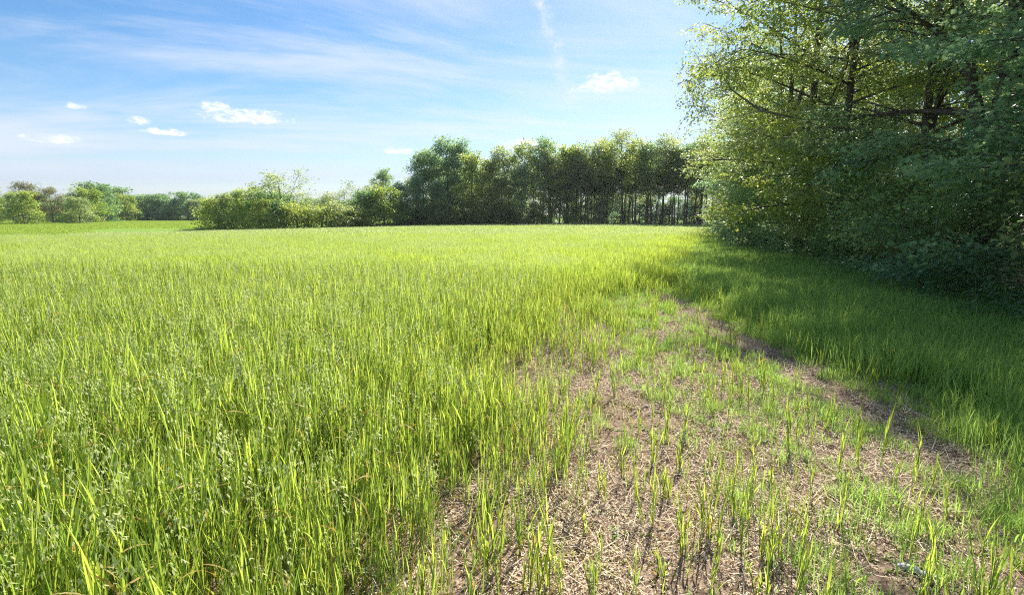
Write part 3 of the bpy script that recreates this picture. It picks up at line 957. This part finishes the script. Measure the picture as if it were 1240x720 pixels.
for i, (k, yy, off, sc) in enumerate(EDGE):
    hue = {'edge1': 'mid green', 'edge1b': 'bluish green', 'edge2': 'bluish green', 'edge2c': 'light green', 'edge3': 'yellow green', 'forked': 'thick forked'}[k]
    if i < 2:
        lab = ['shading tree of the right wood standing outside the right frame edge', 'bluish green boughs reaching in from beyond the right frame edge'][i]
    elif k == 'forked':
        lab = 'thick dark forked trunk with long limbs near the right frame edge'
    else:
        lab = '%s tree, %s along the edge of the right wood beyond the forked trunk' % (hue, ORD[i - 3])
    o = plant(k, float(wood_edge(yy)) + off, yy, sc, None, lab, 'tree', 'front row trees of the wood on the right', 'woodland_tree')
    if i == 4:
        o.rotation_euler = (0, 0, 0)
        zf = np.array([.60, .6, .74])
        q = np.random.default_rng(77)
        lt, ll = Acc(), Acc()
        S0 = np.array([0, 0, 4.2])
        ends = []
        main = np.array([S0, [-2.2, -.2, 5.4], [-4.4, -.3, 5.7], [-6.0, -.5, 6.4], [-7.0, -.6, 7.4]])
        main = main * zf
        tube(lt, main, [.05, .04, .032, .02, .008], 6)
        for (f, dx_, dz_) in ((a_, b_ * .62, c_ * .7) for (a_, b_, c_) in ((2, -2.6, .1), (2, -1.8, 1.6), (2.6, -2.0, -.6), (3, -1.6, .3), (3, -.6, 1.5), (3.4, -1.2, .8), (3.7, -.9, .2), (1.5, -2.0, -1.0), (3.2, -1.5, -.9))):
            i0 = int(f)
            p = main[i0] * (1 - f + i0) + main[i0 + 1] * (f - i0)
            e2 = p + np.array([dx_, q.uniform(-.8, .8), dz_])
            mid = (p + e2) / 2 + q.normal(0, .12, 3)
            tube(lt, np.array([p, mid, e2]), [.014, .009, .004], 4)
            for kk in range(9):
                g = q.uniform(.3, 1)
                p2 = mid * (1 - g) + e2 * g
                e3 = p2 + q.normal(0, .3, 3) + np.array([dx_ * .15, 0, .12])
                tube(lt, np.array([p2, (p2 + e3) / 2 + q.normal(0, .03, 3), e3]), [.007, .005, .003], 3)
                n_ = int(q.integers(2, 9)) if f > 2.8 and dz_ > .5 else int(q.integers(14, 34))
                C_ = e3 + q.normal(0, .13, (n_, 3))
                leaf_quads(ll, C_, norm(q.normal(0, 1, (n_, 3)) + [0, 0, -.3]), norm(q.normal(0, .5, (n_, 3)) + [0, 0, 1]), q.uniform(.06, .11, n_), q.uniform(.04, .07, n_), q.uniform(.2, .8, n_))
        lm = link('limb', lt.mesh('limb', [M['bark_pale']], True), o)
        lm['label'] = 'thin leaved forked limb reaching out over the field'
        link('leaves', ll.mesh('leaves', [M['leaf_a']]), lm)
j = 0
for (off, y0, st, sc) in ((6.0, 2.5, 7.2, .93), (12.0, 22, 11, 1.0)):
    yy = y0
    while yy < 60:
        k = ['edge4', 'edge3', 'edge4d', 'edge1', 'edge4'][j % 5]
        plant(k, float(wood_edge(yy)) + off + rng.uniform(-1, 1), yy + rng.uniform(-.8, .8), sc * rng.uniform(.92, 1.08), None,
              'tall tree standing inside the right wood behind its front row', 'tree', 'inner trees of the wood on the right', 'woodland_tree')
        yy += st
        j += 1
# edge shrubs
yy = 2.2
j = 0
while yy < 50:
    k = ['shrub1', 'shrub2', 'shrub3', 'shrub1', 'shrub3', 'shrub2'][j % 6]
    o = plant(k, float(wood_edge(yy)) + rng.uniform(.2, 1.0), yy, rng.uniform(.8, 1.15), None,
              '%s leafy shrub from the right edge along the foot of the right wood' % (ORD[j] if j < 20 else 'far'), 'shrub',
              'shrubs along the foot of the right wood', 'shrub')
    if j >= 20:
        o['label'] = '%s shrub from the far end of the right wood edge, small with distance' % ['fourth', 'third', 'second', 'first', 'last'][min(j - 20, 4)]
    yy += 1.35 + .035 * yy
    j += 1


def nettle(seed):
    r = np.random.default_rng(seed)
    acc = Acc()
    for k in range(7):
        b = np.append(r.normal(0, .16, 2), 0)
        h = r.uniform(.3, .75)
        top = b + [r.normal(0, .1), r.normal(0, .1), h]
        tube(acc, np.array([b, (b + top) / 2 + r.normal(0, .015, 3), top]), [.004, .003, .002], 3, 0, .3)
        m = 16
        f = np.repeat(np.linspace(.25, 1, m // 2), 2)
        C_ = b + (top - b) * f[:, None]
        a = np.tile([0, PI], m // 2) + np.repeat(np.arange(m // 2) * PI / 2, 2) + r.uniform(0, 6.28)
        D_ = norm(np.column_stack([np.cos(a), np.sin(a), r.normal(-.1, .25, m)]))
        leaf_quads(acc, C_, D_, norm(r.normal(0, .25, (m, 3)) + [0, 0, 1]), r.uniform(.05, .10, m), r.uniform(.03, .055, m), r.uniform(.1, .9, m), 1)
    return acc.mesh('nettle', [M['verge'], M['leaf_b']])


x, y = rand_pts(9000, 4, 22, 2, 48)
dd_ = wood_edge(y) - x
keep = in_view(x, y) & (dd_ < 1.3) & (dd_ > -1.5) & (rng.uniform(size=len(x)) < np.clip(1.2 - dd_ * .8, .08, 1) * (.5 + .5 * (fbm(x, y, 71, 3, .8) > 0)))
x, y = x[keep], y[keep]
n = len(x)
s = rng.uniform(.6, 1.35, n)
scatter('undergrowth', np.column_stack([x, y, height(x, y)]), np.column_stack([np.zeros(n), np.zeros(n), rng.uniform(0, 6.28, n)]), np.column_stack([s, s, s]), rng.integers(0, 5, n),
        [nettle(220 + i) for i in range(5)], 'rank leafy weeds where the grass meets the shrubs of the right wood')

# ------------------------------------------------------------------ far woodland and hedges
def far_proto(key, leafm, seed, H, Rr, base, bark='bark', **kw):
    d = dict(nlimb=20, nsub=6, ntwig=2, nleaf=28, leaf=.25, r0=.16, spread=.33, sides=5, twigs=False, flat=.6, rise=(.1, .9))
    d.update(kw)
    proto(key, bark, leafm, seed=seed, H=H, Rr=Rr, base=base, **d)


far_proto('full_a', 'leaf_a', 31, 12, 3.2, .6, nlimb=28, rise=(.1, 1.2))
far_proto('full_b', 'leaf_b', 32, 12, 2.8, .5, nlimb=28, rise=(.1, 1.2))
far_proto('full_c', 'leaf_c', 33, 12, 2.7, 1.0, nlimb=26, rise=(.2, 1.25))
far_proto('slim_a', 'leaf_a', 34, 13, 2.3, 6.2, nlimb=18, r0=.17, nleaf=24, rise=(.4, 1.25))
far_proto('slim_b', 'leaf_d', 35, 13, 2.2, 6.6, nlimb=17, r0=.16, nleaf=24, rise=(.4, 1.25))
far_proto('wispy', 'leaf_c', 36, 14, 2.6, 4, nlimb=22, nleaf=20, leaf=.2, rise=(.5, 1.25), bark='bark', twigs=True)
far_proto('round', 'leaf_d', 37, 6, 3.2, .4, nlimb=22, rise=(0, .8), low=.8)
far_proto('open', 'leaf_a', 38, 7.2, 4.0, 2.2, nlimb=18, nleaf=18, leaf=.21, gap=.12, twigs=True, fork=2, rise=(.3, .9))
far_proto('bush_c', 'leaf_c', 39, 3.2, 2.6, .1, nlimb=20, leaf=.2, spread=.3, rise=(0, .8), low=.95)
far_proto('bush_a', 'leaf_a', 40, 3.2, 2.4, .1, nlimb=20, leaf=.2, spread=.3, rise=(0, .8), low=.95)
far_proto('brown', 'leaf_e', 41, 9, 3.6, 1.6, nlimb=24, leaf=.22, fork=2, rise=(.3, 1.0), low=.8)
far_proto('slim_d', 'leaf_a', 42, 13, 2.6, 4.4, nlimb=20, r0=.20, nleaf=24, rise=(.5, 1.3), fork=1)
far_proto('slim_e', 'leaf_c', 43, 13, 2.0, 7.4, nlimb=14, r0=.12, nleaf=24, rise=(.4, 1.25))
crown_variant('slim_c', 'slim_a', 'leaf_c')
crown_variant('full_e', 'full_b', 'leaf_b')
crown_variant('round_c', 'round', 'leaf_c')
crown_variant('round_a', 'round', 'leaf_a')
crown_variant('round_e', 'round', 'leaf_b')
crown_variant('open_e', 'open', 'leaf_e')

# the wood that closes the field: (key, x, y, height, label)
FW = [('full_a', -16.2, 85, 8.3, 'dark full tree at the left end of the far wood, lower than its neighbours'),
      ('slim_b', -14.2, 84, 11.9, 'tall narrow dark tree at the left shoulder of the far wood'),
      ('full_b', -13.0, 87, 12.3, 'tall dark tree just behind the narrow one at the left shoulder of the far wood'),
      ('full_b', -10.4, 86, 14.0, 'highest dark crown on the left half of the far wood'),
      ('full_b', -8.0, 87, 13.8, 'rounded dark crown right beside the highest left one in the far wood'),
      ('full_c', -6.4, 82.5, 11.4, 'bright yellow green tree standing in front of the dark crowns of the far wood'),
      ('full_e', -11.5, 82.5, 7.0, 'low bluish green tree in front of the tall dark crowns'),
      ('full_c', -3.4, 84.5, 10.7, 'yellow green tree right of the bright one in the far wood'),
      ('full_a', -1.8, 82.0, 8.0, 'mid green low tree under the yellow green crowns'),
      ('full_a', -.6, 86, 12.4, 'mid green tree near the middle of the photo in the far wood'),
      ('full_e', 1.8, 82.0, 9.4, 'dark bluish tree whose crown hangs low near the middle of the far wood'),
      ('slim_c', 2.6, 85, 13.1, 'yellow topped slim tree just right of the photo middle'),
      ('full_a', 4.8, 82.5, 11.4, 'mid green full tree right of the yellow topped slim one'),
      ('slim_b', 6.4, 84, 13.9, 'dark slim tree with bare lower trunk near the middle of the far wood'),
      ('full_c', 8.6, 81.5, 12.6, 'light green tree over the dark trunks of the far wood'),
      ('full_e', 10.2, 83, 12.0, 'bluish full tree standing in the shaded middle of the far wood'),
      ('slim_a', 11.8, 80, 12.2, 'slim mid green tree next to the bluish full one'),
      ('slim_c', 13.6, 79, 12.6, 'slim yellow green tree left of the dark hollow in the far wood'),
      ('full_b', 14.6, 82.5, 10.0, 'dark low hanging tree filling the hollow in the far wood'),
      ('wispy', 17.2, 80, 14.6, 'pale wispy tree rising highest above the far wood'),
      ('wispy', 15.0, 82, 13.8, 'second wispy tree left of the highest pale one'),
      ('slim_c', 18.2, 76, 12.3, 'slim yellow green tree left of the open trunks'),
      ('slim_b', 20.0, 75, 11.8, 'first bare trunked tree of the open row of dark trunks'),
      ('slim_d', 21.4, 74, 12.4, 'second bare trunked tree of the open row, lighter crown'),
      ('slim_e', 22.8, 72.5, 10.9, 'third bare trunked tree of the open row of dark trunks'),
      ('slim_b', 24.0, 72, 11.4, 'fourth bare trunked tree of the open row of dark trunks'),
      ('slim_d', 25.2, 70, 11.6, 'fifth bare trunked tree of the open row of dark trunks'),
      ('slim_e', 26.4, 68.5, 10.4, 'sixth bare trunked tree of the open row of dark trunks'),
      ('slim_a', 27.8, 67, 11.0, 'bare trunked tree beside the near wood at the right end of the open row'),
      ('slim_b', 29.4, 65.5, 11.2, 'last bare trunked tree almost hidden by the near wood')]
HK = {'full_a': 12, 'full_b': 12, 'full_c': 12, 'full_e': 12, 'slim_a': 13, 'slim_b': 13, 'slim_c': 13, 'slim_d': 13, 'slim_e': 13, 'wispy': 14, 'round': 6, 'round_c': 6, 'round_a': 6,
      'round_e': 6, 'open': 7.2, 'open_e': 7.2, 'brown': 9, 'bush_c': 3.2, 'bush_a': 3.2}
for (k, x, y, h, lab) in FW:
    plant(k, x, y, h / HK[k], None, lab, 'tree', 'front trees of the far wood', 'woodland_tree', (rng.normal(0, .035), rng.normal(0, .035)))
for i in range(34):
    u = i / 33
    x = -13 + 46 * u
    y = (90 if x < 8 else 88 - (x - 8) * .75) + rng.uniform(-1, 3) + (i % 2) * 4
    k = ['full_c', 'full_b', 'slim_b', 'full_a', 'full_e'][i % 5] if x < 7 else ['slim_a', 'slim_d', 'slim_e', 'slim_b', 'slim_c', 'slim_d'][i % 6]
    plant(k, x, y, rng.uniform(8.4, 11.8) / HK[k], None, 'tree of the far wood standing behind its front row, only its crown glimpsed', 'tree', 'back trees of the far wood', 'woodland_tree')
# more bare trunks in the open part
for i in range(24):
    x = 5.5 + i * 1.05 + rng.uniform(-.5, .5)
    y = (83 - x * .1 if x < 18 else 79 - (x - 18) * .95) + rng.uniform(0, 6)
    plant(['slim_b', 'slim_e', 'slim_a', 'slim_e'][i % 4], x, y, rng.uniform(.70, .92), None, 'slender dark trunk seen between the open row trees of the far wood', 'tree', 'slender trunks in the open part of the far wood', 'woodland_tree', (rng.normal(0, .05), rng.normal(0, .05)))
for i in range(22):
    x = 12 + i * 1.9
    plant(['round', 'round_e', 'round_a'][i % 3], x, 100 - max(0, x - 12) * .55 + rng.uniform(0, 5), rng.uniform(.6, 1.0), None, 'low leafy growth glimpsed between the trunks deep in the far wood', 'bush', 'low growth inside the far wood', 'bush')
# understory shrubs in front of and inside the far wood
k = 0
for x in np.arange(-18, 6, 2.2):
    plant(['bush_a', 'bush_c', 'bush_a'][k % 3], x, 81.5 + rng.uniform(-.5, 1.5) - max(0, x - 6) * .25, rng.uniform(.55, 1.0) * (1.1 if x < 0 else .7), None,
          '%s bush from the left along the foot of the far wood' % ORD[k], 'bush', 'bushes at the foot of the far wood', 'bush')
    k += 1
for i in range(9):
    x = -101 + i * -8.2
    plant(['round_a', 'bush_c', 'round'][i % 3], x, 121 + i * 7.5, rng.uniform(.75, 1.0), None, '%s low tree running from the left clump towards the distant row' % ORD[i], 'tree', 'low trees beside the left clump', 'meadow_tree')

# hedge and small trees left of the far wood
HG = [('bush_c', -52, 92, 4.4, 'yellowish bush ending the middle hedge on the left, beside the open meadow'),
      ('round_a', -49, 91, 5.4, 'mid green rounded tree second from the left end of the middle hedge'),
      ('round', -46.3, 90, 4.8, 'dark rounded tree third from the left end of the middle hedge'),
      ('round_c', -43.8, 87, 6.2, 'small yellow green tree with a tufted top in the middle hedge'),
      ('round_a', -41, 86, 4.6, 'rounded green tree right of the tufted yellow green one'),
      ('open', -38, 82, 5.7, 'small open branched tree left of the biggest open tree'),
      ('round', -36.6, 79, 5.4, 'dark bush like tree under the left side of the biggest open tree'),
      ('open', -33.5, 75, 7.6, 'biggest open branched tree of the middle hedge with sky between its limbs'),
      ('round_c', -35.0, 72, 4.2, 'sunlit yellow green bush at the foot of the biggest open tree'),
      ('round', -32, 71.5, 3.9, 'dark green bush right of the sunlit bush under the open tree'),
      ('bush_c', -29.5, 71, 3.2, 'low bright bush between the biggest open tree and the pair of small open trees'),
      ('open', -28.2, 77, 4.8, 'pale small open tree with bare twigs, left one of a pair'),
      ('open', -26.0, 77, 5.2, 'small open tree with a denser top, right one of a pair'),
      ('bush_c', -26.2, 71, 3.0, 'bright rounded bush in front of the pair of small open trees'),
      ('bush_a', -23.5, 72, 3.1, 'mid green low bush right of the bright rounded bush'),
      ('bush_c', -21.6, 73, 2.6, 'lowest bright bush at the right end of the middle hedge'),
      ('open', -22.6, 80, 6.2, 'thin tree with a small flat tuft on top'),
      ('round', -21.3, 76, 5.2, 'dark rounded tree under the small flat tuft'),
      ('slim_b', -20.2, 82, 9.1, 'solitary tall slim tree standing above the hedge left of the far wood'),
      ('round_c', -18.8, 76, 5.6, 'light green tree below the solitary tall slim tree'),
      ('full_b', -17.0, 79, 6.9, 'dark dense tree between the light green one and the far wood'),
      ('full_b', -14.8, 81, 7.8, 'dark dense tree touching the left end of the far wood')]
for (k, x, y, h, lab) in HG:
    plant(k, x, y, (h / HK[k] * 1.08, h / HK[k] * 1.08, h / HK[k]), None, lab, 'bush' if k.startswith('bush') else 'tree', 'middle hedge trees and bushes', 'bush' if k.startswith('bush') else 'hedge_tree')

# distant tree line behind the meadow
xs = np.arange(-176, -72, 5.3)
for i, x in enumerate(xs):
    hh = 7.2 + 1.3 * math.sin(i * 1.9) + rng.uniform(-.6, .8)
    k = ['round_e', 'round', 'round_a', 'round_e', 'round'][i % 5]
    if abs(x + 145) < 2.7:
        hh, k = 10.6, 'round'
    if abs(x + 129) < 2.7:
        hh, k = 8.6, 'round'
    plant(k, x, 187 + rng.uniform(-3, 3), (hh / 6 * 1.3, hh / 6 * 1.3, hh / 6), None, '%s tree from the left in the distant row behind the meadow' % (ORD[i] if i < 20 else 'last'), 'tree',
          'distant row of trees behind the meadow', 'distant_tree')
for i, x in enumerate(np.arange(-210, -20, 5.0)):
    plant('round_e', x, 197 + rng.uniform(-2, 3), rng.uniform(1.0, 1.3), None, 'tree filling the distant row from behind, hardly seen', 'tree', 'back of the distant row', 'distant_tree')
LG_ = [('round_c', -118, 111, 8.0, 'big bright green tree cut by the left frame edge'),
       ('full_c', -111, 112, 7.6, 'bright green tree second from the left frame edge'),
       ('round_c', -106.5, 113, 6.4, 'rounded bright green tree at the right end of the big left clump'),
       ('brown', -117.5, 126, 9.0, 'brownish thin leaved tree rising behind the big left clump'),
       ('brown', -113.5, 128, 8.0, 'second brownish thin leaved tree behind the big left clump'),
       ('round_c', -111, 136, 8.0, 'olive yellow tree right of the brownish pair'),
       ('round', -119, 150, 10.0, 'dark tree with a flat top standing right of the left clump'),
       ('round_a', -122, 147, 7.6, 'mid green tree beneath the dark flat topped one'),
       ('round_c', -131, 176, 8.0, 'light green rounded tree where the distant row begins')]
for (k, x, y, h, lab) in LG_:
    plant(k, x, y, h / HK[k], None, lab, 'tree', 'clump of trees at the left frame edge', 'meadow_tree')
print('near oats', NEAR_OATS, 'objects', len(scene.objects), 'mesh tris', sum(len(m.loops) // 2 for m in bpy.data.meshes))

# ------------------------------------------------------------------ thin summer haze
hz = bpy.data.materials.new('air_haze')
hz.use_nodes = True
ht_ = hz.node_tree
ht_.nodes.clear()
pv_ = ht_.nodes.new('ShaderNodeVolumePrincipled')
pv_.inputs['Color'].default_value = (0.88, 0.94, 1.0, 1)
pv_.inputs['Density'].default_value = 0.0002
pv_.inputs['Anisotropy'].default_value = 0.5
ho = ht_.nodes.new('ShaderNodeOutputMaterial')
ht_.links.new(pv_.outputs[0], ho.inputs['Volume'])
HB = np.array([[a, b, c] for c in (-3.2, 19.0) for b in (-1520, 1540) for a in (-1540, 1540)], float)
hb = link('haze', quad_mesh('haze', HB, [[0, 2, 3, 1], [4, 5, 7, 6], [0, 1, 5, 4], [2, 6, 7, 3], [0, 4, 6, 2], [1, 3, 7, 5]], [hz]))
tag(hb, 'thin bright summer haze over the field and woods', None, None, 'stuff')
